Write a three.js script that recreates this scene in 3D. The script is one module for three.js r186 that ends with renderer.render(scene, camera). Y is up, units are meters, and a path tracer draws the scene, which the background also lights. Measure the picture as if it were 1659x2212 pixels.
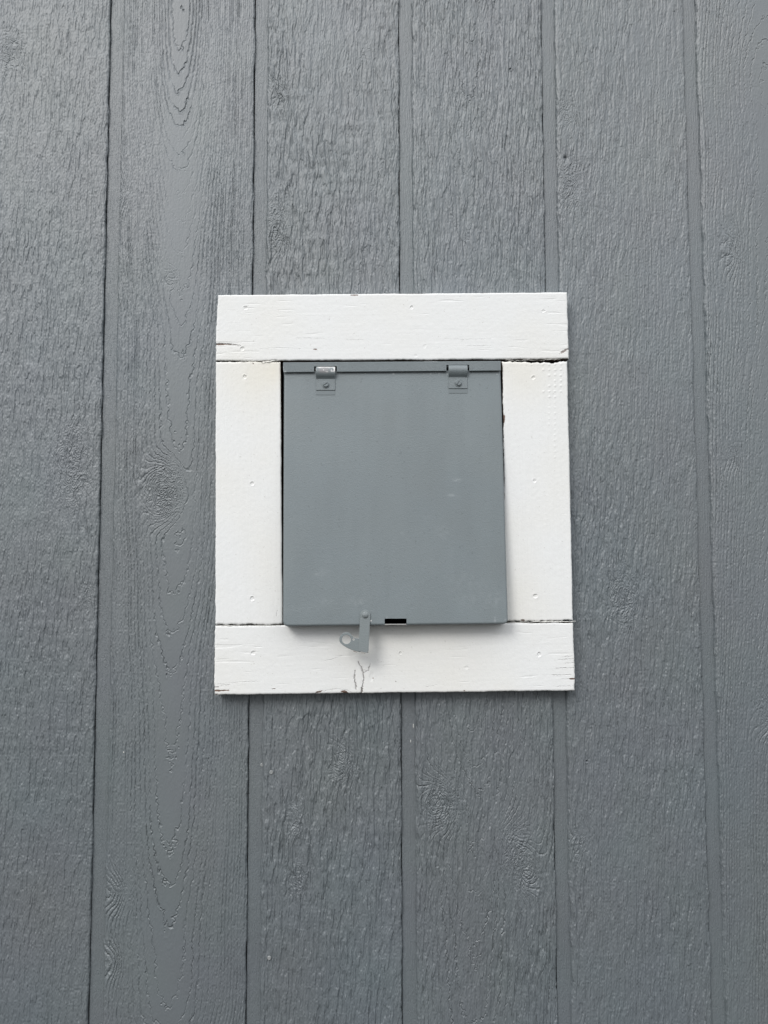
import * as THREE from 'three';
import { mergeGeometries } from 'three/addons/utils/BufferGeometryUtils.js';
import { RoundedBoxGeometry } from 'three/addons/geometries/RoundedBoxGeometry.js';
import { Brush, Evaluator, SUBTRACTION } from 'three-bvh-csg';

// ---------------------------------------------------------------- camera, sky, sun, exposure
const scene = new THREE.Scene();
const FOV = 68, EYE = new THREE.Vector3(0, 1.3, 1.0271);
const camera = new THREE.PerspectiveCamera(FOV, 768 / 1024, 0.05, 400);
camera.rotation.set(0.064717, -0.017583, -0.002106, 'YXZ');
camera.position.copy(EYE);
camera.updateMatrixWorld(true);
scene.add(camera);

const SKY = { level: 1.95, low: 0.14, tint: [0.97, 0.995, 1.03] };
{
  const W = 256, H = 128, d = new Float32Array(W * H * 4);
  for (let j = 0; j < H; j++) {
    const el = ((j + 0.5) / H - 0.5) * Math.PI, s = Math.sin(el);
    const k = s > 0 ? SKY.level * (SKY.low + (1 - SKY.low) * Math.pow(s, 0.75)) : SKY.level * SKY.low * 0.35;
    for (let i = 0; i < W; i++) {
      const o = (j * W + i) * 4;
      for (let c = 0; c < 3; c++) d[o + c] = k * SKY.tint[c];
      d[o + 3] = 1;
    }
  }
  const t = new THREE.DataTexture(d, W, H, THREE.RGBAFormat, THREE.FloatType);
  t.mapping = THREE.EquirectangularReflectionMapping;
  t.magFilter = t.minFilter = THREE.LinearFilter;
  t.needsUpdate = true;
  scene.background = t;
  scene.environment = t;
}
const sun = new THREE.DirectionalLight(new THREE.Color().setRGB(1, 0.975, 0.94), 1.5);
sun.position.set(-3.1, 1.3 + 4.2, 4.6);
sun.target.position.set(0, 1.3, 0);
sun.castShadow = true;
sun.shadow.radius = 46;
sun.shadow.mapSize.set(2048, 2048);
Object.assign(sun.shadow.camera, { left: -1.5, right: 1.5, top: 1.7, bottom: -1.7, near: 0.5, far: 14 });
scene.add(sun, sun.target);

const renderer = new THREE.WebGLRenderer({ antialias: true });
renderer.shadowMap.enabled = true;
renderer.toneMapping = THREE.LinearToneMapping;
renderer.toneMappingExposure = 1.13;

// ---------------------------------------------------------------- helpers
const TAN = Math.tan(THREE.MathUtils.degToRad(FOV / 2));
const ray = (px, py) => new THREE.Vector3((px - 829.5) / 1106 * TAN, (1106 - py) / 1106 * TAN, -1).applyEuler(camera.rotation);
function at(px, py, z = 0) {                           // where the wall-parallel plane at depth z is seen
  const d = ray(px, py), s = (z - EYE.z) / d.z;
  return new THREE.Vector3(EYE.x + d.x * s, EYE.y + d.y * s, z);
}
function hash(x, y, s) {
  let h = Math.imul(x, 374761393) ^ Math.imul(y, 668265263) ^ Math.imul(s, 2147483647 - 1013);
  h = Math.imul(h ^ (h >>> 13), 1274126177);
  h = Math.imul(h ^ (h >>> 15), 2246822519);
  return ((h ^ (h >>> 16)) >>> 0) / 2147483648 - 1;
}
function n2(x, y, s = 0) {                             // value noise, -1..1
  const ix = Math.floor(x), iy = Math.floor(y);
  let fx = x - ix, fy = y - iy;
  fx = fx * fx * (3 - 2 * fx); fy = fy * fy * (3 - 2 * fy);
  const a = hash(ix, iy, s), b = hash(ix + 1, iy, s), c = hash(ix, iy + 1, s), e = hash(ix + 1, iy + 1, s);
  return a + (b - a) * fx + (c - a + (a - b - c + e) * fx) * fy;
}
const fbm = (x, y, s, o = 3) => { let v = 0, a = 0.55; for (let i = 0; i < o; i++) { v += a * n2(x, y, s + i * 17); x *= 2.03; y *= 2.03; a *= 0.5; } return v; };
const ss = (a, b, x) => { x = Math.min(1, Math.max(0, (x - a) / (b - a))); return x * x * (3 - 2 * x); };
const mix = (a, b, t) => a + (b - a) * t;
const seg = (x, y, a, b) => {                          // distance to a segment, and where along it
  const dx = b[0] - a[0], dy = b[1] - a[1], t = Math.min(1, Math.max(0, ((x - a[0]) * dx + (y - a[1]) * dy) / (dx * dx + dy * dy)));
  return [Math.hypot(x - a[0] - dx * t, y - a[1] - dy * t), t];
};
const used = {};
function numbered(n) { const k = used[n] = (used[n] ?? -1) + 1; return k ? `${n}_${String(k).padStart(3, '0')}` : n; }
function add(parent, name, geometry, material) {
  const m = new THREE.Mesh(geometry, material);
  m.name = numbered(name); m.castShadow = m.receiveShadow = true;
  parent.add(m);
  return m;
}
function thing(name, label, category) {
  const g = new THREE.Group();
  g.name = numbered(name); g.userData = { label, category };
  scene.add(g);
  return g;
}
function dataTexture(w, h, fill, srgb = false) {
  const d = new Uint8Array(w * h * 4);
  for (let j = 0; j < h; j++) for (let i = 0; i < w; i++) {
    const c = fill(i, j), o = (j * w + i) * 4;
    for (let k = 0; k < 3; k++) d[o + k] = Math.max(0, Math.min(255, Math.round(c[k] * 255)));
    d[o + 3] = 255;
  }
  const t = new THREE.DataTexture(d, w, h, THREE.RGBAFormat, THREE.UnsignedByteType);
  t.magFilter = t.minFilter = THREE.LinearFilter;
  t.wrapS = t.wrapT = THREE.ClampToEdgeWrapping;
  if (srgb) t.colorSpace = THREE.SRGBColorSpace;
  t.needsUpdate = true;
  return t;
}
const toS = (x) => (x <= 0.0031308 ? 12.92 * x : 1.055 * Math.pow(x, 1 / 2.4) - 0.055);

// A board whose face is a height field: coarse relief is geometry, the fine rest becomes a bump map.
// H(x, y): metres above the face. map(x, y): place of a face point. Skirts run back to zBack on all sides.
const BUMP = 0.0024;
function relief({ lx, ly, tx, ty, dx, dy, H, map, z, zBack, round = 0.0012, hole, colour, rows, raw }) {
  const tw = Math.min(2048, Math.round(lx / tx)), th = Math.min(2048, Math.round(ly / ty));
  const h = new Float32Array(tw * th);
  for (let j = 0; j < th; j++) for (let i = 0; i < tw; i++) h[j * tw + i] = H((i + 0.5) / tw * lx, (j + 0.5) / th * ly);
  const line = (l, d) => {
    const n = Math.max(2, Math.round((l - 0.004) / d)), a = [0, 0.0007, 0.0016];
    for (let i = 0; i <= n; i++) a.push(0.003 + (l - 0.006) * i / n);
    return a.concat([l - 0.0016, l - 0.0007, l]);
  };
  const xs = line(lx, dx), ys = rows || line(ly, dy), nx = xs.length, ny = ys.length;
  const rx = Math.floor(dx / (lx / tw) / 2), ry = Math.floor(dy / (ly / th) / 2);
  const hm = new Float32Array(nx * ny);
  for (let j = 0; j < ny; j++) for (let i = 0; i < nx; i++) {
    const ci = Math.round(xs[i] / lx * tw - 0.5), cj = Math.round(ys[j] / ly * th - 0.5);
    let s = 0, n = 0;
    for (let b = -ry; b <= ry; b++) for (let a = -rx; a <= rx; a++) {
      const p = Math.min(tw - 1, Math.max(0, ci + a)), q = Math.min(th - 1, Math.max(0, cj + b));
      s += h[q * tw + p]; n++;
    }
    hm[j * nx + i] = s / n;
  }
  const cell = (v, a) => { let lo = 0, hi = a.length - 2; while (lo < hi) { const m = (lo + hi + 1) >> 1; if (a[m] <= v) lo = m; else hi = m - 1; } return [lo, Math.min(1, Math.max(0, (v - a[lo]) / (a[lo + 1] - a[lo])))]; };
  const cx = [...Array(tw)].map((_, i) => cell((i + 0.5) / tw * lx, xs)), cy = [...Array(th)].map((_, j) => cell((j + 0.5) / th * ly, ys));
  const bump = dataTexture(tw, th, (i, j) => {
    const [a, fa] = cx[i], [b, fb] = cy[j];
    const m = mix(mix(hm[b * nx + a], hm[b * nx + a + 1], fa), mix(hm[(b + 1) * nx + a], hm[(b + 1) * nx + a + 1], fa), fb);
    const v = 0.5 + (h[j * tw + i] - m) / BUMP;
    return [v, v, v];
  });
  const edge = (x, y) => { const d = Math.min(x, lx - x, y, ly - y); return d < 0.0016 ? -round * Math.pow(1 - d / 0.0016, 2) : 0; };
  const pos = new Float32Array(nx * ny * 3), uv = new Float32Array(nx * ny * 2), col = new Float32Array(nx * ny * 3).fill(1);
  for (let j = 0; j < ny; j++) for (let i = 0; i < nx; i++) {
    const o = j * nx + i, p = map(xs[i], ys[j]);
    pos.set([p[0], p[1], z + hm[o] + edge(xs[i], ys[j])], o * 3);
    uv.set([xs[i] / lx, ys[j] / ly], o * 2);
    if (colour) col.set(colour(p[0], p[1]), o * 3);
  }
  const idx = [];
  for (let j = 0; j < ny - 1; j++) for (let i = 0; i < nx - 1; i++) {
    const a = j * nx + i;
    if (hole && hole((pos[a * 3] + pos[a * 3 + 3]) / 2, (pos[a * 3 + 1] + pos[(a + nx) * 3 + 1]) / 2)) continue;
    idx.push(a, a + 1, a + nx + 1, a, a + nx + 1, a + nx);
  }
  const front = new THREE.BufferGeometry();
  front.setAttribute('position', new THREE.BufferAttribute(pos, 3));
  front.setAttribute('uv', new THREE.BufferAttribute(uv, 2));
  front.setAttribute('color', new THREE.BufferAttribute(col, 3));
  front.setIndex(idx);
  front.computeVertexNormals();
  const sides = [front];
  const rim = [[...Array(nx).keys()], [...Array(ny).keys()].map((j) => j * nx + nx - 1), [...Array(nx).keys()].map((i) => (ny - 1) * nx + nx - 1 - i), [...Array(ny).keys()].map((j) => (ny - 1 - j) * nx)];
  for (const [side, r] of rim.entries()) {
    const p = [], u = [], c = [], f = [];
    r.forEach((v, k) => {
      for (const back of [0, 1]) {
        p.push(pos[v * 3], pos[v * 3 + 1], back ? zBack : pos[v * 3 + 2]);
        u.push(uv[v * 2], uv[v * 2 + 1]);
        if (raw && raw[side]) c.push(0.13, 0.09, 0.065); else c.push(col[v * 3], col[v * 3 + 1], col[v * 3 + 2]);
      }
      if (k) { const b = k * 2; f.push(b - 2, b - 1, b + 1, b - 2, b + 1, b); }
    });
    const g = new THREE.BufferGeometry();
    g.setAttribute('position', new THREE.Float32BufferAttribute(p, 3));
    g.setAttribute('uv', new THREE.Float32BufferAttribute(u, 2));
    g.setAttribute('color', new THREE.Float32BufferAttribute(c, 3));
    g.setIndex(f); g.computeVertexNormals();
    sides.push(g);
  }
  return { geometry: mergeGeometries(sides), bump };
}

// ---------------------------------------------------------------- the ground and the base of the building
const GREY = [0.099, 0.117, 0.128];                     // the siding paint
{
  const g = new THREE.PlaneGeometry(600, 600); g.rotateX(-Math.PI / 2);
  const t = dataTexture(256, 256, (i, j) => { const v = 0.5 + 0.3 * n2(i * 0.9, j * 0.9, 3) + 0.2 * n2(i * 0.2, j * 0.2, 4); return [v * 0.9 + 0.1, v * 0.9 + 0.1, v * 0.9 + 0.08]; }, true);
  t.wrapS = t.wrapT = THREE.RepeatWrapping; t.repeat.set(800, 800);
  const m = new THREE.Mesh(g, new THREE.MeshStandardMaterial({ color: new THREE.Color().setRGB(0.1, 0.097, 0.09), map: t, roughness: 0.95 }));
  m.name = 'ground'; m.userData.kind = 'structure'; m.receiveShadow = true;
  scene.add(m);
  const f = new THREE.Mesh(new RoundedBoxGeometry(1.66, 0.3, 0.2, 2, 0.006), new THREE.MeshStandardMaterial({ color: new THREE.Color().setRGB(0.3, 0.3, 0.29), roughness: 0.9 }));
  f.name = 'foundation'; f.userData = { kind: 'structure' }; f.position.set(-0.01, 0.146, -0.106); f.castShadow = f.receiveShadow = true;
  scene.add(f);
}

// ---------------------------------------------------------------- the siding
const PITCH = 0.2032, GROOVE_X = -0.3663, GROOVE_W = 0.0185, GROOVE_Z = -0.0042, Y0 = 0.302, Y1 = 2.302;
const wall = thing('siding_wall', 'grey painted wall of rough sawn vertical wood siding around the white framed hatch', 'wall');
const OPEN = { x0: at(600, 900, 0).x, x1: at(1094, 900, 0).x, y0: at(800, 1352, 0).y, y1: at(800, 771, 0).y };
const inOpening = (x, y) => x > OPEN.x0 && x < OPEN.x1 && y > OPEN.y0 && y < OPEN.y1;
const paintTone = (x, y) => {
  const a = 1 + 0.09 * fbm(x * 7, y * 5, 71, 3) + 0.03 * n2(x * 60, y * 30, 72), w = 0.055 * fbm(x * 9, y * 7, 73, 3), g = 0.04 * fbm(x * 17, y * 13, 74, 3);
  return [a * (1 + w), a * (1 + g), a * (1 - 0.6 * w)];
};
const wallPaint = (bumpMap) => new THREE.MeshPhysicalMaterial({ color: new THREE.Color().setRGB(...GREY), vertexColors: true, roughness: 0.59, ior: 2.1, bumpMap, bumpScale: BUMP * 1.6 });

// How each board was cut: ring = height of the growth rings, xc = where across the board the grain is flat, d = depth of the cut below the pith
// along y (start, slope per metre, waviness), rough = height of the torn fibres with their frequencies across and along, chat = saw ripples.
const K = (px, py, r, s = 1, tall = 1.5) => { const p = at(px, py); return { x: p.x, y: p.y, r, s, tall }; };
const BOARDS = [
  { ring: 0.3, xc: 0.09, d: [0.05, 0.02, 0.02], rough: 0.5, f: [300, 70], chat: 0.1, knots: [] },
  { ring: 0.35, xc: -0.03, d: [0.03, 0.02, 0.015], rough: 0.56, f: [390, 50], coarse: 0.3, chat: 0.15, fine: 0.1, knots: [K(158, 1000, 0.022, 1, 2.2), K(20, 110, 0.02, 0.9), K(190, 1290, 0.012, 0.5)] },
  { bold: 2.1, ring: 1.25, xc: 0.083, d: [0.125, -0.05, 0.02], rough: 0.3, f: [460, 40], chat: 0.04, flat: 0.03, sp: 0.0027, knots: [K(352, 1062, 0.019, 1.7, 1.6), K(250, 1930, 0.018, 0.55, 1.3), K(244, 2080, 0.013, 0.5), K(372, 600, 0.008, 0.6), K(262, 420, 0.014, 0.5)] },
  { ring: 0.55, xc: 0.15, d: [0.03, 0.03, 0.02], rough: 0.74, f: [360, 42], coarse: 0.66, chat: 0.3, knots: [K(600, 195, 0.014, 0.9), K(598, 490, 0.017, 1, 2), K(740, 1640, 0.02, 0.9, 1.4), K(640, 1770, 0.014, 0.8), K(640, 1900, 0.014, 0.8)] },
  { ring: 1.1, xc: 0.075, d: [0.12, -0.045, 0.02], rough: 0.66, f: [400, 40], coarse: 0.54, chat: 0.12, sp: 0.0033, knots: [K(950, 1735, 0.022, 1.2, 1.2), K(1120, 1840, 0.02, 1, 1.5), K(1140, 1890, 0.016, 0.8)] },
  { ring: 0.55, xc: 0.21, d: [0.02, 0.02, 0.012], rough: 0.6, f: [400, 48], coarse: 0.34, chat: 0.12, fine: 0.08, knots: [K(1232, 395, 0.018, 1, 1.7), K(1225, 240, 0.014, 0.8), K(1345, 1290, 0.021, 1, 1.7), K(1250, 1830, 0.014, 0.7)] },
  { bold: 1.7, ring: 1.4, xc: 0.098, d: [0.03, 0.04, 0.016], rough: 0.3, f: [460, 45], chat: 0.04, flat: 0.02, sp: 0.0029, knots: [K(1578, 540, 0.014, 0.6, 2), K(1580, 990, 0.011, 0.4), K(1655, 1540, 0.016, 0.5)] },
  { ring: 0.3, xc: 0.09, d: [0.04, 0.03, 0.02], rough: 0.5, f: [300, 70], chat: 0.1, knots: [] },
];
const PITS = [K(1221, 341, 0.0026), K(1102, 150, 0.0012), K(1268, 1645, 0.0011)];
const BW = PITCH - GROOVE_W;
function boardHeight(p, s, X0) {
  return (u, v) => {
    const x = X0 + u, y = Y0 + v;
    let kn = 0, push = 0, swirl = 0;
    for (const k of p.knots) {
      const ax = x - k.x, ay = (y - k.y) / k.tall, q = (ax * ax + ay * ay) / (k.r * k.r);
      if (q > 9) continue;
      const e = Math.exp(-q * 0.8);
      kn += k.s * e; push += k.s * e * k.r * 1.3;
      const rr = Math.sqrt(q) * k.r, ph = rr / 0.0026 + 1.9 * n2(x * 110, y * 80, s + 5) + 1.2 * n2(x * 260, y * 200, s + 6);
      swirl += k.s * Math.exp(-q * 0.9) * (Math.sin(ph * 6.283) * 0.5 + 0.4 * n2(x * 190, y * 330, s + 8));
    }
    kn = Math.min(1, kn);
    // growth rings
    const wu = u + 0.006 * n2(u * 6, v * 2.2, s) + 0.0016 * n2(u * 45, v * 9, s + 1);
    const d = p.d[0] + p.d[1] * v + p.d[2] * fbm(v * 2.3, 0.5, s + 2, 3), xc = p.xc + 0.016 * n2(v * 1.6, 7.5, s + 3) + 0.004 * n2(v * 9, 2.5, s + 4);
    const ax = wu - xc, r = Math.sqrt(ax * ax + d * d + 1e-6) + push;
    const gradX = Math.abs(ax) / r, sp = 0.0036 + 0.0012 * n2(r * 30, 3.3, s + 9);
    const SP = p.sp || 0.0036;
    let ph = r / SP + 0.35 * n2(r * 200, v * 3, s + 10) + (0.09 + 0.09 * (1 - gradX)) * n2(u * 330, v * 230, s + 11) + 0.1 * n2(u * 120, v * 70, s + 12);
    const t = ph - Math.floor(ph), rid = ph | 0, str = 0.55 + 0.45 * hash(rid, 1, s);
    const slope = Math.max(0.1, Math.hypot(gradX, d / r * (p.d[1] + 0.02 * n2(u * 40, v * 20, s + 14)))), dist = t * SP / slope, dist2 = (1 - t) * SP / slope;
    const wide = (0.0006 + 0.00025 * n2(u * 90, v * 60, s + 15)) * mix(1, p.bold || 1, str * str);
    const ridge = -Math.exp(-((Math.min(dist, dist2) / wide) ** 2)) * 1.1 + 0.55 * Math.exp(-dist / 0.0022) * (1 - Math.exp(-dist / 0.0005));
    const breakup = 0.75 + 0.45 * n2(u * 70, v * 14, s + 13) + 0.25 * n2(u * 300, v * 160, s + 16);
    let h = p.ring * (0.3 + 0.75 * str * str) * mix(1.1, 0.7, gradX) * Math.max(0.08, breakup) * ridge;
    // torn fibres of the saw cut
    const fl = p.flat ? ss(p.flat * 0.35, p.flat * 1.5, Math.abs(ax)) : 1;
    const bx = u + 0.0022 * n2(u * 50, v * 22, s + 20) + 0.0009 * n2(u * 150, v * 60, s + 21) + kn * 0.004 * n2(u * 90, v * 90, s + 28), fx = p.f[0], fy = p.f[1];
    const a = n2(bx * fx, v * fy, s + 22), b = n2(bx * fx * 2.1 + 5, v * fy * 2.3, s + 23);
    const f = a * 0.66 + b * 0.4 + 0.2 * n2(bx * fx * 0.4, v * fy * 0.35, s + 24);
    const patch = Math.max(0.25, 0.8 + 0.6 * fbm(u * 14, v * 6.5, s + 25, 2));
    h += p.rough * patch * (0.12 + 0.88 * fl) * (1.15 * ss(-0.2, 0.14, f) - 0.55 + 0.4 * f);
    if (p.coarse) { const c = n2(bx * 170 + 0.8 * n2(u * 60, v * 40, s + 36), v * 26, s + 34) + 0.35 * n2(bx * 420, v * 80, s + 35); h += p.coarse * patch * (ss(-0.12, 0.1, c) - 0.5 + 0.5 * c); }
    h += 0.22 * p.rough * (0.4 + 0.6 * fl) * (Math.abs(n2(bx * 560, v * 9, s + 33)) - 0.4) * 1.6;
    h += p.chat * Math.max(0, 0.4 + n2(u * 9, v * 5, s + 26)) * n2(u * 26, v * 115, s + 27) * fl;
    if (p.fine) h += p.fine * n2(u * 520, v * 330, s + 31);
    h += swirl * 0.7 + 0.19 * n2(u * 800, v * 380, s + 30) * (0.25 + 0.75 * fl) + 0.25 * n2(u * 12, v * 3, s + 32);
    for (const k of PITS) { const q = ((x - k.x) ** 2 + (y - k.y) ** 2) / (k.r * k.r); if (q < 6) h -= 3 * Math.exp(-q); }
    const e = Math.min(u, BW - u);                     // splintered edges of the grooves
    if (e < 0.004) h -= (0.35 + 0.5 * n2(v * 90, s, 40) + 0.4 * n2(v * 320, s, 41)) * (1 - e / 0.004) * 0.6;
    if (u < 0.005) h -= 2.3 * Math.pow(1 - u / 0.005, 1.6);
    return Math.max(-3.8, h) * 0.001;
  };
}
const ROWS = [0, 0.001, 0.002];                         // finer where the photograph looks
for (let y = 0.012; y < Y1 - Y0 - 0.003; y += y < 0.32 || y > 1.9 ? 0.01 : 0.0023) ROWS.push(y);
ROWS.push(Y1 - Y0 - 0.001, Y1 - Y0);
BOARDS.forEach((p, n) => {
  const k = n - 1, X0 = GROOVE_X + (k - 1) * PITCH + GROOVE_W, inner = n > 0 && n < 7;
  const wob = (v, s) => 0.0008 * n2(v * 45, s, 50 + n) + 0.0004 * n2(v * 220, s, 60 + n);
  const r = relief({
    lx: BW, ly: Y1 - Y0, tx: inner ? 0.00055 : 0.001, ty: inner ? 0.00098 : 0.002, dx: inner ? 0.00105 : 0.004, dy: inner ? 0.0023 : 0.006, rows: inner ? ROWS : null,
    H: boardHeight(p, 100 + n * 137, X0),
    map: (x, y) => [X0 + x + wob(y, 1) * (1 - ss(0, 0.01, x)) + wob(y, 9) * ss(BW - 0.01, BW, x), Y0 + y], z: 0, zBack: -0.0125, round: 0.0011,
    hole: k > 1 && k < 4 ? inOpening : null, colour: paintTone,
  });
  add(wall, 'plank', r.geometry, wallPaint(r.bump));
});
// dark sheathing behind the boards
{
  const s = [], bx = (a, b, c, e) => { const g = new THREE.BoxGeometry(b - a, e - c, 0.006); g.translate((a + b) / 2, (c + e) / 2, -0.0165); s.push(g); };
  const l = GROOVE_X - 2 * PITCH + 0.02, r = GROOVE_X + 6 * PITCH - 0.002;
  bx(l, OPEN.x0 - 0.001, Y0, Y1); bx(OPEN.x1 + 0.001, r, Y0, Y1); bx(OPEN.x0 - 0.001, OPEN.x1 + 0.001, Y0, OPEN.y0 - 0.001); bx(OPEN.x0 - 0.001, OPEN.x1 + 0.001, OPEN.y1 + 0.001, Y1);
  add(wall, 'sheathing', mergeGeometries(s), new THREE.MeshStandardMaterial({ color: new THREE.Color().setRGB(0.05, 0.05, 0.05), roughness: 0.9 }));
}
// the flat bottoms of the grooves, finely pitted
{
  const bump = dataTexture(64, 2048, (i, j) => {
    const v = 0.5 + 0.17 * n2(i * 0.8, j * 0.9, 91) + 0.12 * n2(i * 0.35, j * 0.22, 92) + 0.2 * n2(i * 0.5, j * 0.06, 94) + (n2(i * 0.7, j * 0.7, 93) > 0.8 ? -0.4 : 0);
    return [v, v, v];
  });
  const m = wallPaint(bump); m.bumpScale = 0.0009; m.roughness = 0.6;
  for (let k = -1; k <= 5; k++) {
    const x0 = GROOVE_X + k * PITCH + 0.0009, w = GROOVE_W + 0.002;
    for (const [a, b] of k === 2 ? [[Y0, OPEN.y0], [OPEN.y1, Y1]] : [[Y0, Y1]]) {
      const g = new THREE.BoxGeometry(w, b - a, 0.008, 6, Math.round((b - a) / 0.03), 1);
      g.translate(x0 + w / 2, (a + b) / 2, GROOVE_Z - 0.004);
      const p = g.attributes.position, c = new Float32Array(p.count * 3), uv = g.attributes.uv;
      for (let i = 0; i < p.count; i++) { c.set(paintTone(p.getX(i), p.getY(i)), i * 3); uv.setXY(i, (p.getX(i) - x0) / w, (p.getY(i) - Y0) / 2); }
      g.setAttribute('color', new THREE.BufferAttribute(c, 3));
      add(wall, 'groove_strip', g, m);
    }
  }
}
const M = {
  paint: (c, r = 0.45, ior = 1.5) => new THREE.MeshPhysicalMaterial({ color: new THREE.Color().setRGB(...c), roughness: r, ior }),
};
// nail heads left in the groove and beside it, and two drips of white paint
{
  const head = new THREE.LatheGeometry([[0.0001, 0.0005], [0.0011, 0.0004], [0.0019, 0.0007], [0.0024, 0.0004], [0.0026, -0.0008]].map(([x, y]) => new THREE.Vector2(x, y)), 18);
  head.rotateX(Math.PI / 2);
  const m = M.paint([0.27, 0.28, 0.28], 0.4);
  for (const [px, py, z] of [[566.5, 1652, GROOVE_Z], [586, 1668, 0.0004], [581.5, 2069, 0.0004]]) add(wall, 'nail', head, m).position.copy(at(px, py, z)).add(new THREE.Vector3(0, 0, 0.0006));
  const drip = new THREE.SphereGeometry(0.5, 10, 8), w = M.paint([0.6, 0.6, 0.57], 0.4);
  for (const [px, py, lx, ly] of [[893, 1568, 0.0012, 0.006], [887, 1601, 0.001, 0.004], [267, 1625, 0.0016, 0.002]]) {
    const d = add(wall, 'paint_drip', drip, w); d.position.copy(at(px, py, px < 300 ? 0.0004 : GROOVE_Z)); d.scale.set(lx, ly, 0.0008);
  }
}

// ---------------------------------------------------------------- the white frame
const ZF = 0.0195;
const frame = thing('hatch_frame', 'white painted wooden board frame with chipped paint around the grey metal hatch', 'frame');
const WOOD = [0.2, 0.13, 0.1];
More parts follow.
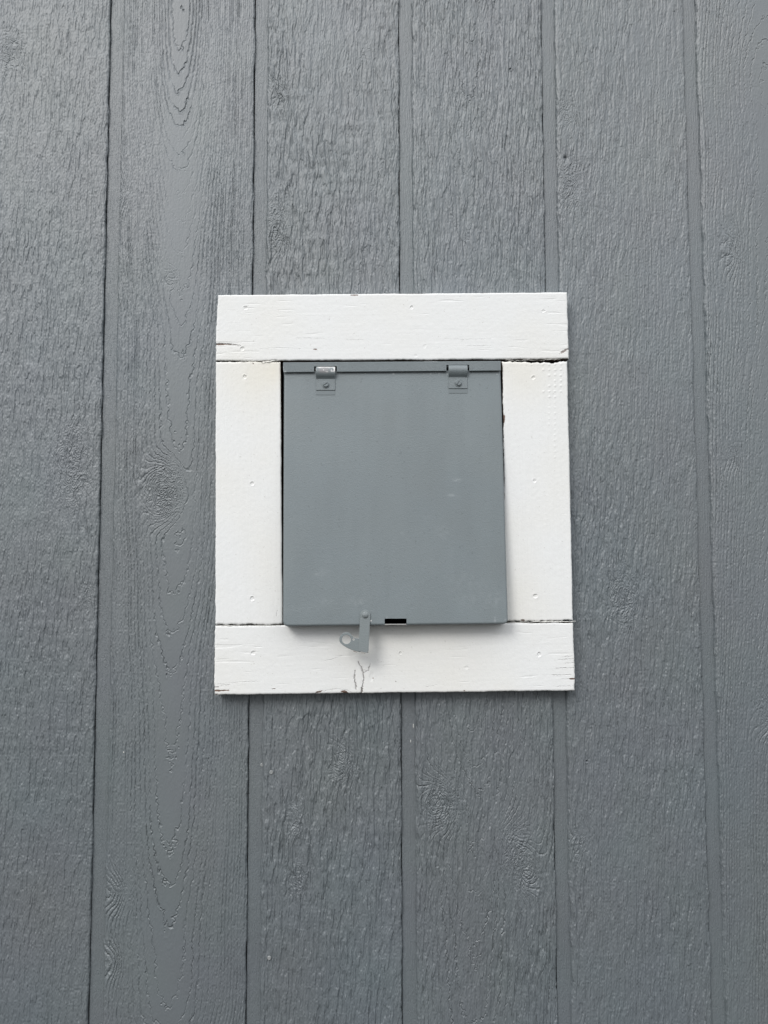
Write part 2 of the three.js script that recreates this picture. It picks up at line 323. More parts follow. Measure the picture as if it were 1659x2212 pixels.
// corners in the photograph (top left, top right, bottom right, bottom left); wob = unevenness of the left, right, top, bottom edges in metres
function trimBoard(c, along, wob, marks, s, raw) {
  const [tl, tr, br, bl] = c.map(([x, y]) => at(x, y, ZF));
  const X0 = Math.min(tl.x, bl.x), Yb = Math.min(bl.y, br.y), lx = Math.max(tr.x, br.x) - X0, ly = Math.max(tl.y, tr.y) - Yb;
  const near = (d) => Math.exp(-d / 0.0035);
  const flat = (x, y) => {
    const a = x / lx, b = y / ly;
    return [mix(mix(bl.x, tl.x, b), mix(br.x, tr.x, b), a), mix(mix(bl.y, br.y, a), mix(tl.y, tr.y, a), b)];
  };
  const jag = (t, k) => 0.55 * n2(t * 60, k, s) + 0.3 * n2(t * 190, k, s + 1) + 0.25 * n2(t * 520, k, s + 2);
  const map = (x, y) => {
    const p = flat(x, y), jl = jag(y, 1) * wob[0] + (wob[0] > 0.0005 ? -0.0008 * Math.max(0, n2(y * 160, 4, s) - 0.45) : 0);
    return [p[0] + jl * near(x) + jag(y, 11) * wob[1] * near(lx - x), p[1] + jag(x, 21) * wob[2] * near(ly - y) + jag(x, 31) * wob[3] * near(y)];
  };
  const local = (px, py) => {
    const w = at(px, py, ZF); let x = w.x - X0, y = w.y - Yb;
    for (let i = 0; i < 3; i++) { const q = flat(x, y); x += w.x - q[0]; y += w.y - q[1]; }
    return [x, y];
  };
  const PX = 0.00063;                                  // metres per pixel of the list below
  const dents = (marks.dents || []).map(([px, py, r, d, e = 1]) => ({ c: local(px, py), r: r * PX, d, e }));
  const cracks = (marks.cracks || []).flatMap(({ p, w, d, dark }) => p.slice(1).map((q, i) => ({ a: local(...p[i]), b: local(...q), w: w * PX, d, dark, n: i, m: p.length - 1 })));
  const chips = (marks.chips || []).map(([px, py, rx, ry, tone = 1, rot = 0]) => ({ c: local(px, py), rx: rx * PX, ry: ry * PX, tone, rot }));
  const dots = (marks.dots || []).map(([px, py, h = 1]) => ({ c: local(px, py), h }));
  const chipAt = (x, y) => {
    let best = 0, tone = 1;
    for (const k of chips) {
      let ux = x - k.c[0], uy = y - k.c[1];
      if (Math.abs(ux) > k.rx * 2.2 + k.ry || Math.abs(uy) > k.ry * 2.2 + k.rx) continue;
      if (k.rot) { const cs = Math.cos(k.rot), sn = Math.sin(k.rot); [ux, uy] = [ux * cs + uy * sn, -ux * sn + uy * cs]; }
      const q = Math.hypot(ux / k.rx, uy / k.ry) + 0.35 * n2(x * 500, y * 500, s + 70) + 0.2 * n2(x * 1300, y * 1300, s + 71);
      const m = 1 - ss(0.85, 1.05, q);
      if (m > best) { best = m; tone = k.tone; }
    }
    return [best, tone];
  };
  const crackAt = (x, y) => {
    let best = 0, depth = 0, dark = 0;
    for (const k of cracks) {
      const wx = x + 0.0006 * n2(x * 700, y * 700, s + 80), wy = y + 0.0006 * n2(x * 700, y * 700, s + 81);
      const [d, t] = seg(wx, wy, k.a, k.b), tt = (k.n + t) / k.m, w = k.w * (0.45 + 0.55 * Math.sin(Math.PI * (0.12 + 0.76 * tt))) * (0.7 + 0.55 * n2(x * 420, y * 420, s + 82));
      const m = 1 - ss(w * 0.5, w * 1.1, d);
      if (m > best) { best = m; depth = k.d * m; dark = (k.dark ?? 0.5) * m; }
    }
    return [best, depth, dark];
  };
  const H = (x, y) => {
    const L = along === 'x' ? x : y, C = along === 'x' ? y : x;
    const gl = n2(L * 14, C * 420, s + 3) + 0.6 * n2(L * 30, C * 900, s + 4);
    let h = 0.035 * gl * (0.5 + 0.5 * n2(L * 6, C * 30, s + 5)) + 0.05 * n2(x * 260, y * 260, s + 6) + 0.04 * n2(x * 620, y * 620, s + 7) + 0.25 * fbm(x * 9, y * 9, s + 8, 2);
    const check = n2(L * 22, C * 300, s + 9) * 0.7 + 0.3 * n2(L * 70, C * 640, s + 15);
    const zone = marks.grain ?? 1, endness = along === 'x' ? Math.exp(-Math.min(x, lx - x) / 0.03) : 0;
    h -= 0.3 * 0.8 * zone * ss(0.56 - 0.22 * endness, 0.8 - 0.2 * endness, check);           // fine checks along the grain
    for (const k of dents) {
      const dx = x - k.c[0], dy = (y - k.c[1]) / k.e, q = Math.hypot(dx, dy) / k.r;
      if (q < 2.2) { const w = q + 0.22 * n2(x * 420, y * 420, s + 10); h -= k.d * (1 - ss(0.45, 1.05, w)); h += 0.16 * k.d * Math.exp(-((w - 1.25) ** 2) * 18); }
    }
    for (const k of dots) { const q = Math.hypot(x - k.c[0], y - k.c[1]) / 0.0022; if (q < 1.4) h += 0.42 * k.h * (1 - ss(0.15, 1.1, q)); }
    const [cm, cd] = crackAt(x, y);
    if (cm) h -= cd;
    const [ch] = chipAt(x, y); h -= 0.35 * ch;
    return h * 0.001;
  };
  const r = relief({ lx, ly, tx: 0.00035, ty: 0.00035, dx: 0.0016, dy: 0.0016, H, map, z: ZF, zBack: -0.002, round: 0.0013, raw });   // raw: bare wood on the edges that butt in the joints
  const tw = Math.round(lx / 0.00045), th = Math.round(ly / 0.00045);
  const map2 = dataTexture(tw, th, (i, j) => {
    const x = (i + 0.5) / tw * lx, y = (j + 0.5) / th * ly, L = along === 'x' ? x : y, C = along === 'x' ? y : x;
    const cream = Math.max(0, 0.25 + 0.8 * fbm(x * 14, y * 11, s + 40, 3)) * 0.5 + (marks.cream ? marks.cream(x, y, local) : 0);
    let c = [0.785 - 0.015 * cream, 0.79 - 0.04 * cream, 0.783 - 0.09 * cream];
    const g = 1 + 0.012 * n2(L * 40, C * 700, s + 41) + 0.012 * n2(x * 500, y * 500, s + 42);
    c = c.map((v) => v * g);
    const spot = n2(x * 360, y * 360, s + 43) * 0.6 + n2(x * 800, y * 800, s + 44) * 0.4;
    const fleck = ss(0.72, 0.82, spot) * 0.35;
    c = c.map((v, k) => mix(v, [0.3, 0.27, 0.23][k], fleck));
    const [ch, tone] = chipAt(x, y), wn = 0.8 + 0.35 * n2(L * 90, C * 1100, s + 45);
    c = c.map((v, k) => mix(v, mix(WOOD[k], [0.34, 0.3, 0.28][k], tone - 1) * wn, ch));
    const [, , dk] = crackAt(x, y);
    return c.map((v, k) => toS(mix(v, [0.09, 0.065, 0.05][k], dk)));
  }, true);
  const mat = new THREE.MeshPhysicalMaterial({ vertexColors: true, map: map2, roughness: 0.5, ior: 1.45, bumpMap: r.bump, bumpScale: BUMP });
  add(frame, 'trim_board', r.geometry, mat);
}
const cornerCream = (px, py, r, k) => (x, y, local) => { const c = local(px, py); return k * Math.exp(-((x - c[0]) ** 2 + (y - c[1]) ** 2) / (r * r)); };
trimBoard([[470, 637], [1225, 631], [1229, 774.5], [465.5, 779.6]], 'x', [0.0011, 0.0007, 0.0005, 0.0009], {
  dents: [[530, 665, 4.6, 0.9], [889, 664, 4.2, 0.9], [1174, 672, 4.6, 0.6, 0.7], [523.6, 753.5, 4.6, 0.9], [917, 748, 4.6, 0.3], [898, 768, 4, 0.25]],
  chips: [[478, 743.6, 21, 1.9, 1], [681.5, 754.6, 4, 1.3, 1.3], [1219, 758, 11, 3, 2, 0.5], [767, 637.4, 9, 1.6, 1.6], [900, 633.5, 22, 1.1, 1.7], [1046, 632.2, 12, 1.1, 1.4], [711, 689.5, 0.9, 0.9, 1.5]],
  cracks: [{ p: [[463, 741.5], [492, 742.8], [520, 746.5]], w: 1.4, d: 1.1 }, { p: [[640, 731], [668, 730.5], [700, 731.5]], w: 0.7, d: 0.35, dark: 0.25 }, { p: [[745, 733], [785, 734]], w: 0.6, d: 0.3, dark: 0.25 },
    { p: [[960, 732], [1010, 733.5], [1060, 732]], w: 0.6, d: 0.35, dark: 0.2 }, { p: [[1010, 746], [1060, 747]], w: 0.6, d: 0.3, dark: 0.2 }, { p: [[560, 754], [610, 751], [650, 754]], w: 0.6, d: 0.35, dark: 0.15 }],
  cream: cornerCream(500, 776, 0.03, 0.5),
}, 300, [1, 0, 0, 0]);
trimBoard([[466, 782], [605.5, 781], [610, 1349.4], [465.2, 1347.6]], 'y', [0.0006, 0.0004, 0.0018, 0.0019], {
  grain: 0.25,
  dents: [[529, 814, 4.6, 0.9], [544.5, 1044.5, 4.6, 0.9], [545, 1293.5, 4.8, 1]],
  cracks: [{ p: [[597, 1332], [599, 1318]], w: 0.7, d: 0.4, dark: 0.3 }], chips: [[547, 786, 2, 1.3, 1.4]],
  cream: (x, y, local) => cornerCream(540, 800, 0.05, 0.9)(x, y, local) + cornerCream(596, 800, 0.02, 0.6)(x, y, local),
}, 340, [1, 1, 1, 0]);
const dots = [];
for (let c = 0; c < 7; c++) for (let r = 0; r < 18; r++) {
  const keep = r === 0 || (r === 1 && c > 2) || (c === 6 && r < 6) || (c === 5 && r < 19) || (c === 4 && r < 12 && hash(c, r, 5) > -0.4) || (c === 3 && r < 9 && hash(c, r, 5) > 0.2);
  if (keep) dots.push([1136 + c * 12.6 + 0.5 * hash(c, r, 1), 787 + r * 11.8 - (c * 0.1) + 0.6 * hash(c, r, 2), (r > 6 ? 0.5 : 0.95) * (c < 3 ? 0.6 : 1)]);
}
trimBoard([[1085.5, 782], [1225.4, 780.6], [1238, 1341], [1092, 1342.4]], 'y', [0.0011, 0.0005, 0.0032, 0.0019], {
  grain: 0.25, dots,
  dents: [[1152.5, 815.6, 4.6, 0.9], [1155, 1039, 4.4, 0.8], [1156.5, 1287.5, 4.8, 1]],
  chips: [[1088, 905, 3, 9, 1], [1088, 1075, 2.5, 14, 1.3], [1062 + 68, 1340.5, 4, 2.5, 1.6]],
  cream: (x, y, local) => cornerCream(1130, 800, 0.045, 0.8)(x, y, local) + cornerCream(1120, 1320, 0.05, 0.4)(x, y, local),
}, 380, [1, 0, 1, 1]);
trimBoard([[464.2, 1352], [1239, 1345], [1242, 1491.7], [463, 1501]], 'x', [0.001, 0.0009, 0.0009, 0.0006], {
  dents: [[547, 1411, 4.8, 1], [865, 1411, 3.2, 0.9], [1165, 1414, 5, 1], [1007.7, 1442, 6, 0.35, 0.7], [803, 1461, 5, 0.5, 2.6]],
  cracks: [
    { p: [[766.7, 1447.9], [765.4, 1466], [769.2, 1481.8], [769.2, 1489.6]], w: 1.7, d: 1.3 },
    { p: [[773.3, 1428.5], [781.1, 1442.9], [784.5, 1454.6], [786.3, 1466.3], [782.4, 1484.5], [781, 1501]], w: 1.7, d: 1.3 },
    { p: [[784.5, 1454.6], [795.4, 1448], [800.6, 1432.5]], w: 1.0, d: 0.8, dark: 0.35 }, { p: [[780, 1497], [782, 1486]], w: 3.4, d: 1.6, dark: 0.9 },
    { p: [[700, 1428], [720, 1424], [738, 1417]], w: 0.7, d: 0.35, dark: 0.15 }, { p: [[470, 1478], [510, 1474], [560, 1472]], w: 0.7, d: 0.35, dark: 0.15 },
    ...[[1205, 1424, 38], [1215, 1418, 22], [1200, 1443, 40], [1220, 1432, 20], [1190, 1458, 44], [1214, 1466, 24], [1200, 1482, 40], [478, 1480, 20]].map(([x, y, w]) => ({ p: [[x, y + 1], [x + w, y - 0.5]], w: 0.8, d: 0.5, dark: 0.25 })),
    { p: [[700, 1493], [725, 1488], [752, 1491], [764, 1499]], w: 0.7, d: 0.5, dark: 0.2 }, { p: [[920, 1485], [945, 1478]], w: 0.6, d: 0.3, dark: 0.2 },
  ],
  chips: [[476, 1491.8, 17, 1.9, 1], [689, 1494.3, 7, 2.2, 1.2, 0.3], [744, 1495, 8, 3, 1.0, -0.25], [1236, 1466.5, 6, 1.8, 1], [1003, 1492, 2, 1, 1.5], [591, 1488, 4, 0.7, 1.5], [470, 1484, 5, 1, 1.4], [806, 1465, 1.6, 1.6, 1.6], [466, 1499, 6, 1.3, 1.8], [855, 1472, 0.8, 0.8, 1.2]],
  cream: (x, y, local) => cornerCream(900, 1370, 0.1, 0.25)(x, y, local),
}, 420, [0, 0, 1, 0]);
// curls of paint and caulk that lift out of the joints
{
  const m = M.paint([0.74, 0.73, 0.69], 0.55), flake = (pts, w, s) => {
    const p = [], f = [];
    pts.forEach(([px, py, z], i) => {
      const c = at(px, py, ZF + z), t = 0.3 + 0.7 * Math.sin(Math.PI * (i + 0.3) / (pts.length - 0.4));
      for (const [oy, oz] of [[0.5, 0], [0, 0.0009], [-0.5, 0.0001], [0, -0.0008]]) p.push(c.x + 0.0004 * hash(i, 3, s), c.y + oy * w * t * (0.8 + 0.3 * hash(i, 1, s)), c.z + oz * (0.6 + 0.5 * hash(i, 2, s)));
      if (i) for (let k = 0; k < 4; k++) { const a = (i - 1) * 4 + k, b = (i - 1) * 4 + (k + 1) % 4; f.push(a, b, b + 4, a, b + 4, a + 4); }
    });
    const g = new THREE.BufferGeometry(); g.setAttribute('position', new THREE.Float32BufferAttribute(p, 3)); g.setIndex(f); g.computeVertexNormals();
    g.setAttribute('uv', new THREE.Float32BufferAttribute(new Float32Array(p.length / 3 * 2), 2));
    return g;
  };
  const run = (x0, y0, x1, y1, n, amp, s, z = 0) => [...Array(n + 1)].map((_, i) => [mix(x0, x1, i / n), mix(y0, y1, i / n) + amp * n2(i * 0.8, s, 77), z + 0.0003 * hash(i, s, 78)]);
  [[run(565, 783.5, 604, 778.5, 10, 1.2, 1, 0.0004), 0.0016], [run(520, 780.6, 566, 779.6, 10, 0.6, 2), 0.0009],
    [run(1108, 779.5, 1160, 777.5, 14, 1.6, 3, -0.0006), 0.0009], [run(1160, 778.5, 1212, 776, 14, 1.4, 4, -0.0005), 0.0008],
    [run(1090, 778, 1112, 779, 6, 1, 7, -0.001), 0.001], [run(466, 1350.8, 524, 1351.4, 14, 1, 5, -0.0004), 0.001], [run(520, 1351, 606, 1350.5, 18, 0.7, 8, -0.0006), 0.0008],
    [run(1140, 1343.6, 1243, 1342.4, 22, 0.8, 6, 0.0002), 0.0017], [run(1096, 1344.4, 1142, 1343.8, 10, 0.6, 9, -0.0004), 0.001],
  ].forEach(([pts, w], i) => add(frame, 'paint_flake', flake(pts, w, i + 10), m));
}

// ---------------------------------------------------------------- the metal hatch
const hatch = thing('metal_hatch', 'small grey metal hatch door hinged at the top inside the white wooden frame', 'hatch');
const PLATE = [0.175, 0.203, 0.213];
// dark inside of the box behind the door
{
  const m = M.paint([0.02, 0.016, 0.014], 0.8), d = 0.19, t = 0.012, x0 = OPEN.x0 - 0.001, x1 = OPEN.x1 + 0.001, y0 = OPEN.y0 - 0.001, y1 = OPEN.y1 + 0.001, z1 = -0.0008;
  const bx = (a, b, c, e, f, g) => { const k = new THREE.BoxGeometry(b - a, e - c, g - f); k.translate((a + b) / 2, (c + e) / 2, (f + g) / 2); return k; };
  add(hatch, 'box_liner', mergeGeometries([bx(x0 - t, x0, y0 - t, y1 + t, z1 - d, z1 - 0.02), bx(x1, x1 + t, y0 - t, y1 + t, z1 - d, z1 - 0.02), bx(x0, x1, y0 - t, y0, z1 - d, z1 - 0.02), bx(x0, x1, y1, y1 + t, z1 - d, z1 - 0.02), bx(x0 - t, x1 + t, y0 - t, y1 + t, z1 - d - t, z1 - d)]), m);
}
const metalTex = (lx, ly, tx, s, marks) => dataTexture(Math.round(lx / tx), Math.round(ly / tx), (i, j) => {
  const x = i * tx, y = j * tx;
  let a = 1 + 0.055 * fbm(x * 16, y * 12, s, 3) + 0.025 * n2(x * 120, y * 14, s + 9) + 0.018 * n2(x * 700, y * 700, s + 3), w = 0.012 * fbm(x * 22, y * 22, s + 4, 2), add = 0;
  const spot = n2(x * 420, y * 420, s + 5) * 0.55 + n2(x * 900, y * 900, s + 6) * 0.45;
  a *= 1 - 0.22 * ss(0.62, 0.76, spot);
  if (marks) { const r = marks(x, y); add += r; }
  return PLATE.map((v, k) => toS(mix(v * a * (1 + [w, 0, -w][k]), [0.42, 0.45, 0.46][k], Math.min(1, add))));
}, true);
const grainBump = dataTexture(512, 512, (i, j) => { const v = 0.5 + 0.25 * n2(i * 0.55, j * 0.55, 61) + 0.2 * n2(i * 0.22, j * 0.22, 62); return [v, v, v]; });
grainBump.wrapS = grainBump.wrapT = THREE.RepeatWrapping;
const metalPaint = (map, rep = 1) => { const b = grainBump.clone(); b.repeat.set(rep, rep); b.needsUpdate = true; return new THREE.MeshPhysicalMaterial({ map, color: map ? 0xffffff : new THREE.Color().setRGB(...PLATE), roughness: 0.42, ior: 1.55, bumpMap: b, bumpScale: 0.00025 }); };

// the door leaf leans out towards its foot: its own axes are x across, y up the leaf, z out of it
const DZ0 = 0.0185, DZ1 = 0.0425;
const A = at(612.5, 802, DZ0), Bp = at(611, 1352.5, DZ1), lean = Math.atan2(DZ1 - DZ0, A.y - Bp.y);
const doorAxes = new THREE.Matrix4().makeRotationX(-lean).setPosition(A), doorInv = doorAxes.clone().invert();
const doorRot = new THREE.Euler(-lean, 0, 0);
function onDoor(px, py, off = 0) {                     // the point of the leaf (off above it) seen at a pixel, in the leaf's axes
  const o = EYE.clone().applyMatrix4(doorInv), d = ray(px, py).transformDirection(doorInv), s = (off - o.z) / d.z;
  return new THREE.Vector2(o.x + d.x * s, o.y + d.y * s);
}
const hang = (m, off = 0) => { m.position.copy(A).add(new THREE.Vector3(0, 0, off).applyEuler(doorRot)); m.rotation.copy(doorRot); return m; };
{
  const BV = 0.0028, [tl, tr, br, bl] = [[613, 800], [1082, 798], [1098, 1348], [611, 1353]].map((p) => onDoor(...p));
  const s = new THREE.Shape(), R = 0.004;
  s.moveTo(tl.x + BV, tl.y - BV); s.lineTo(bl.x + BV, bl.y + BV + R); s.quadraticCurveTo(bl.x + BV, bl.y + BV, bl.x + BV + R, bl.y + BV);
  s.lineTo(br.x - BV - R, br.y + BV); s.quadraticCurveTo(br.x - BV, br.y + BV, br.x - BV, br.y + BV + R); s.lineTo(tr.x - BV, tr.y - BV);
  const depth = 0.0225;
  const g = new THREE.ExtrudeGeometry(s, { depth: depth - BV, bevelEnabled: true, bevelThickness: BV, bevelSize: BV, bevelSegments: 4, curveSegments: 6 });
  g.translate(0, 0, -depth + 0);                       // front face at z = 0
  g.computeVertexNormals();
  const W = br.x - bl.x, Hh = tl.y - bl.y, ev = new Evaluator(); ev.useGroups = false;
  const box = (x0, x1, y0, y1, z0, z1) => { const b = new Brush(new THREE.BoxGeometry(x1 - x0, y1 - y0, z1 - z0)); b.position.set((x0 + x1) / 2, (y0 + y1) / 2, (z0 + z1) / 2); b.updateMatrixWorld(); return b; };
  const body = new Brush(g); body.updateMatrixWorld();
  const s0 = onDoor(830.8, 1336.3), s1 = onDoor(878.3, 1347.6);
  let out = ev.evaluate(body, box(bl.x + 0.0016, tr.x - 0.0016, bl.y + 0.003, tl.y - 0.002, -0.05, -0.0014), SUBTRACTION);
  out = ev.evaluate(out, box(s0.x, s1.x, s1.y, s0.y, -0.03, 0.01), SUBTRACTION);
  const geo = out.geometry, p = geo.attributes.position, uv = new Float32Array(p.count * 2);
  for (let i = 0; i < p.count; i++) uv.set([(p.getX(i) - bl.x) / W, (p.getY(i) - bl.y) / Hh], i * 2);
  geo.setAttribute('uv', new THREE.BufferAttribute(uv, 2)); geo.clearGroups();
  const smears = [[985, 1037, 8, 3, 0.5], [870, 1152, 7, 3, 0.12], [1068, 1292, 14, 14, 0.12], [1020, 1270, 30, 40, 0.035], [960, 1150, 14, 14, 0.12], [975, 1070, 12, 3, 0.25], [640, 1315, 60, 10, 0.06], [700, 1300, 14, 6, 0.22], [772, 1302, 16, 6, 0.22],
    [1069, 1340, 1.6, 6, 0.7], [1006, 1262, 40, 26, 0.06], [790, 1160, 50, 40, 0.03], [930, 1180, 60, 60, 0.03], [1092, 1343, 3, 5, 0.35], [1040, 1300, 60, 18, 0.05], [800, 1290, 80, 30, 0.04], [690, 1240, 12, 8, 0.2], [835, 1333, 2, 2, 0.6]].map(([px, py, rx, ry, k]) => { const c = onDoor(px, py); return [c.x - bl.x, c.y - bl.y, rx * 0.00062, ry * 0.00062, k]; });
  const marks = (x, y) => {
    let m = 0;
    for (const [cx, cy, rx, ry, k] of smears) {
      const q = ((x - cx) / rx) ** 2 + ((y - cy) / ry) ** 2; if (q < 5) m += 0.65 * k * Math.exp(-q) * Math.max(0, 0.75 + 0.9 * n2(x * 240, y * 240, 7) + 0.5 * n2(x * 700, y * 600, 8));
    }
    const e = Hh - y - 0.0035; if (Math.abs(e) < 0.0022) m += ss(0.35, 0.6, n2(x * 180, y * 500, 9) * 0.7 + 0.4 * n2(x * 700, y * 900, 10)) * 0.9;   // flecks of white paint below the header
    return m;
  };
  hang(add(hatch, 'door', geo, metalPaint(metalTex(W, Hh, 0.0004, 501, marks), 3)));
  const lip = new RoundedBoxGeometry(s1.x - s0.x - 0.0006, 0.0012, 0.0014, 2, 0.0004); lip.translate((s0.x + s1.x) / 2, s1.y - 0.0007, -0.0006);
  hang(add(hatch, 'slot_lip', lip, M.paint([0.36, 0.35, 0.34], 0.5)));
}
// header strip with two notches, in front of the top of the door
const ZH = 0.0222;
const H2 = (px, py, z = ZH) => { const p = at(px, py, z); return new THREE.Vector2(p.x, p.y); };
{
  const s = new THREE.Shape(), b = 0.0006;
  const pts = [[611.5, 782.6], [1082, 779.6], [1082, 800.6], [1013.5, 801.2], [1013.5, 788.6], [964.6, 788.9], [964.6, 801.4], [727.4, 803.2], [727.4, 791.6], [678.8, 791.9], [678.8, 803.6], [612, 804.2]].map((p) => H2(...p));
  pts.forEach((p, i) => (i ? s.lineTo(p.x, p.y) : s.moveTo(p.x, p.y)));
  const g = new THREE.ExtrudeGeometry(s, { depth: 0.0012, bevelEnabled: true, bevelThickness: b, bevelSize: b, bevelSegments: 2, bevelOffset: -b });
  g.translate(0, 0, ZH - 0.0012 - b);
  const a = H2(611.5, 804.2), c = H2(1082, 779.6), p = g.attributes.position, uv = g.attributes.uv, W = c.x - a.x, Hh = c.y - a.y;
  for (let i = 0; i < p.count; i++) uv.setXY(i, (p.getX(i) - a.x) / W, (p.getY(i) - a.y) / Hh);
  const marks = (x, y) => (x < 0.004 ? 0.8 * ss(0.1, 0.4, n2(x * 400, y * 200, 15)) : 0) + (y > Hh - 0.0016 ? 0.7 * ss(0.45, 0.7, n2(x * 60, y * 500, 16) + 0.3 * n2(x * 300, 1, 17)) : 0);
  add(hatch, 'header_strip', g, metalPaint(metalTex(W, Hh, 0.0004, 531, marks), 3));
  // the returns of the strip behind it
  const back = new THREE.BoxGeometry(W - 0.004, 0.0015, 0.016); back.translate((a.x + c.x) / 2, c.y - 0.007, ZH - 0.0106);
  add(hatch, 'header_return', back, M.paint(PLATE));
}
// hinges: knuckle out of the notch, leaf on the door, slotted screw
function hinge(x0, x1, yTop, yKnuckle, yLeaf, sx, sy, turn, worn, label) {
  const p0 = onDoor(x0, yTop), p1 = onDoor(x1, yLeaf), k = onDoor(x0, yKnuckle), w = p1.x - p0.x, t = 0.0011;
  // profile in (z, y): comes out from behind the strip, rolls over and tucks under on to the leaf
  const prof = [], hk = p0.y - k.y;
  for (let i = 0; i <= 14; i++) { const a = i / 14; prof.push([0.0004 + 0.0062 * Math.sin(Math.PI * Math.min(1, 0.16 + 0.8 * a)) ** 0.7, p0.y - hk * a]); }
  prof.push([0.0022, k.y - 0.0004], [t + 0.0002, k.y - 0.0006], [t, k.y - 0.0012], [t, p1.y + 0.0003], [t - 0.0003, p1.y], [-0.0004, p1.y]);
  const s = new THREE.Shape(); s.moveTo(-0.004, p0.y + 0.001); prof.forEach(([z, y]) => s.lineTo(z, y)); s.lineTo(-0.004, p1.y);
  const g = new THREE.ExtrudeGeometry(s, { depth: w - 0.0006, bevelEnabled: true, bevelThickness: 0.0003, bevelSize: 0.0003, bevelSegments: 1, bevelOffset: -0.0003 });
  g.rotateY(-Math.PI / 2);                              // (z, y, x): shape x -> out of the leaf
  const q = g.attributes.position;
  for (let i = 0; i < q.count; i++) q.setXYZ(i, p1.x - 0.0003 + q.getX(i), q.getY(i), q.getZ(i));
  g.computeVertexNormals();
  const uv = g.attributes.uv, hh = p0.y - p1.y;
  for (let i = 0; i < q.count; i++) uv.setXY(i, (q.getX(i) - p0.x) / w, (q.getY(i) - p1.y) / hh);
  const map = dataTexture(128, 192, (i, j) => {
    const a = i / 128, b = j / 192, kn = (b - (k.y - p1.y) / hh) / (1 - (k.y - p1.y) / hh);
    const n = fbm(a * 5, b * 7, worn * 50, 3), edge = Math.max(Math.exp(-a * 14), Math.exp(-(1 - a) * 12));
    const bare = worn * ss(0.0, 0.15, n + 0.55 * edge - 0.16) * ss(0.35, 0.6, kn) + worn * ss(0.8, 0.92, kn + 0.2 * n) * 0.8;
    const rosy = worn * ss(0.25, 0.5, kn) * (1 - ss(0.1, 0.4, Math.abs(a - 0.42)));
    return PLATE.map((v, c) => toS(mix(mix(v * (1 + 0.06 * n), [0.3, 0.27, 0.27][c], rosy * 0.55), [0.72, 0.71, 0.7][c], Math.min(1, bare) * 0.9)));
  }, true);
  const m = hang(add(hatch, 'hinge', g, metalPaint(map, 1)));
  if (label) m.userData.label = label;
  const c = onDoor(sx, sy, t), sg = [new THREE.LatheGeometry([[0.0001, 0.0024], [0.0028, 0.0022], [0.0037, 0.0014], [0.004, 0]].map(([a, b]) => new THREE.Vector2(a, b)), 28), new THREE.LatheGeometry([[0.0036, 0.0008], [0.0048, 0.0007], [0.0054, 0]].map(([a, b]) => new THREE.Vector2(a, b)), 28)].map((l) => l.rotateX(Math.PI / 2));
  const ev = new Evaluator(); ev.useGroups = false;
  const headSolid = new THREE.CylinderGeometry(0.0034, 0.0041, 0.0026, 30); headSolid.rotateX(Math.PI / 2); headSolid.translate(0, 0, 0.0012);
  const cut = new Brush(new THREE.BoxGeometry(0.012, 0.0011, 0.004)); cut.position.z = 0.0034; cut.rotation.z = turn; cut.updateMatrixWorld();
  const hb = new Brush(headSolid); hb.updateMatrixWorld();
  const slotted = ev.evaluate(hb, cut, SUBTRACTION).geometry; slotted.clearGroups();
  const sm = metalPaint(null, 1);
  const screw = add(m, 'screw', slotted, sm); screw.position.set(c.x, c.y, t);
  const ring = add(m, 'washer', sg[1], sm); ring.position.set(c.x, c.y, t);
  // the older, slightly longer leaf mark left in the paint below
  const g2 = new RoundedBoxGeometry(w * 0.99, onDoor(x0, yLeaf + 1).y - onDoor(x0, yLeaf + 10).y, 0.0007, 2, 0.0003), gy = (onDoor(x0, yLeaf + 1).y + onDoor(x0, yLeaf + 10).y) / 2;
  g2.translate((p0.x + p1.x) / 2, gy, 0.0001);
  hang(add(hatch, 'hinge_shim', g2, M.paint(PLATE.map((v) => v * 0.93), 0.5)));
}
hinge(683, 724, 794.5, 817, 843.3, 703.6, 830.7, 0.62, 1, 'hinge with paint worn through to bare metal');
hinge(968.2, 1009.8, 791, 813.5, 839.6, 990, 827.6, 1.05, 0);
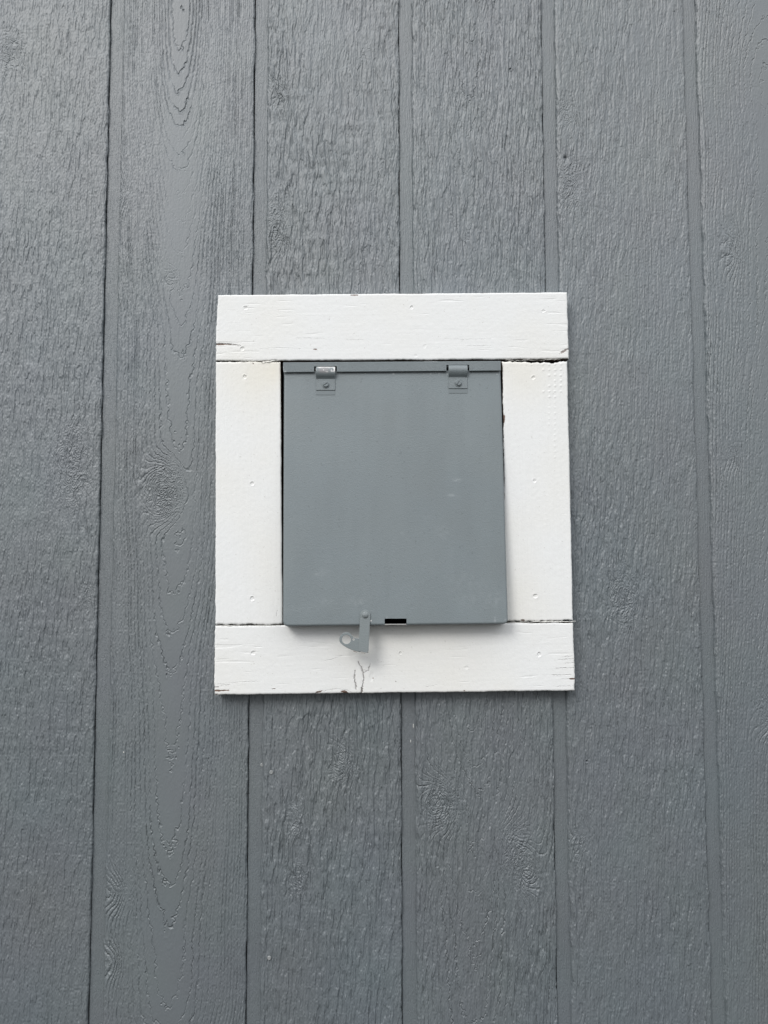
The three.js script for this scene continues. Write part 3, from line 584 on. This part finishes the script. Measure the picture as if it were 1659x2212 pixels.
// latch: arm on a rivet, with a hooked plate that has a finger ring
{
  const off = 0.0016, P = (px, py) => onDoor(px, py, off), PXM = P(800, 1380).x - P(799, 1380).x;
  const c = P(789, 1328.6), R = 10.9 * PXM;
  const s = new THREE.Shape();
  const bl = P(773.6, 1406.5), br = P(794, 1410.5), brr = P(796.2, 1405), l = P(777.9, 1332), r = P(800, 1332);
  s.moveTo(l.x, l.y); s.lineTo(bl.x, bl.y); s.lineTo(br.x, br.y); s.lineTo(brr.x, brr.y); s.lineTo(r.x, r.y);
  for (let i = 0; i <= 16; i++) { const a = -0.25 + (Math.PI + 0.5) * i / 16; s.lineTo(c.x + R * Math.cos(a), c.y + R * Math.sin(a)); }
  const ext = { depth: 0.0012, bevelEnabled: true, bevelThickness: 0.0004, bevelSize: 0.0004, bevelOffset: -0.0004, bevelSegments: 2, curveSegments: 20 };
  const g = new THREE.ExtrudeGeometry(s, ext); g.translate(0, 0, off - 0.0012);
  const lm = metalPaint(null, 8); lm.color.setRGB(0.19, 0.215, 0.22);
  const latch = hang(add(hatch, 'latch', g, lm));
  const k = new THREE.Shape(), rc = P(748.3, 1381.3), Rr = 15.4 * PXM;
  const st = P(776, 1379), en = P(779, 1408.8);
  k.moveTo(st.x, st.y);
  { const a = P(767, 1379.4), b = P(758.5, 1371.5); k.bezierCurveTo(a.x, a.y, P(763, 1377).x, P(763, 1377).y, b.x, b.y); }
  for (let i = 0; i <= 20; i++) { const a = 0.78 + 2.62 * i / 20; k.lineTo(rc.x + Rr * Math.cos(a), rc.y + Rr * Math.sin(a)); }
  { const a = P(737, 1394), b = P(757, 1405.5); k.bezierCurveTo(a.x, a.y, b.x, b.y, en.x, en.y); }
  const hole = (p, rad) => { const h = new THREE.Path(); h.absarc(p.x, p.y, rad, 0, Math.PI * 2, true); k.holes.push(h); };
  hole(rc, 9.6 * PXM); hole(P(763.6, 1381.3), 2.5 * PXM);
  const kg = new THREE.ExtrudeGeometry(k, { ...ext, depth: 0.001 }); kg.translate(0, 0, off - 0.0016);
  const km = lm.clone(); km.color.setRGB(0.18, 0.205, 0.21);
  add(latch, 'hook_plate', kg, km);
  const rv = new THREE.LatheGeometry([[0.0001, 0.0021], [0.002, 0.0019], [0.0034, 0.0012], [0.004, 0.0002], [0.0046, 0.0001]].map(([a, b]) => new THREE.Vector2(a, b)), 28); rv.rotateX(Math.PI / 2);
  const rvm = add(latch, 'rivet', rv, lm); rvm.position.set(c.x, c.y, off + 0.0003);
  const rust = M.paint([0.12, 0.075, 0.05], 0.8), rg = [[767, 1407.6, 9, 0.9, -0.32], [785, 1410.6, 9, 0.8, -0.12], [794.5, 1408.6, 2.4, 2.4, 0.9]];
  for (const [px, py, w, h, a] of rg) { const b = new RoundedBoxGeometry(w * PXM, h * PXM, 0.0017, 2, 0.0002); b.rotateZ(a); const p = P(px, py); b.translate(p.x, p.y, off - 0.0006); add(latch, 'rust_edge', b, rust); }
  const chip = new RoundedBoxGeometry(0.0012, 0.002, 0.0006, 2, 0.0002), cp = onDoor(801.5, 1341); chip.translate(cp.x, cp.y, 0.0002);
  hang(add(hatch, 'paint_chip', chip, M.paint([0.7, 0.7, 0.68], 0.5)));
}

renderer.render(scene, camera);
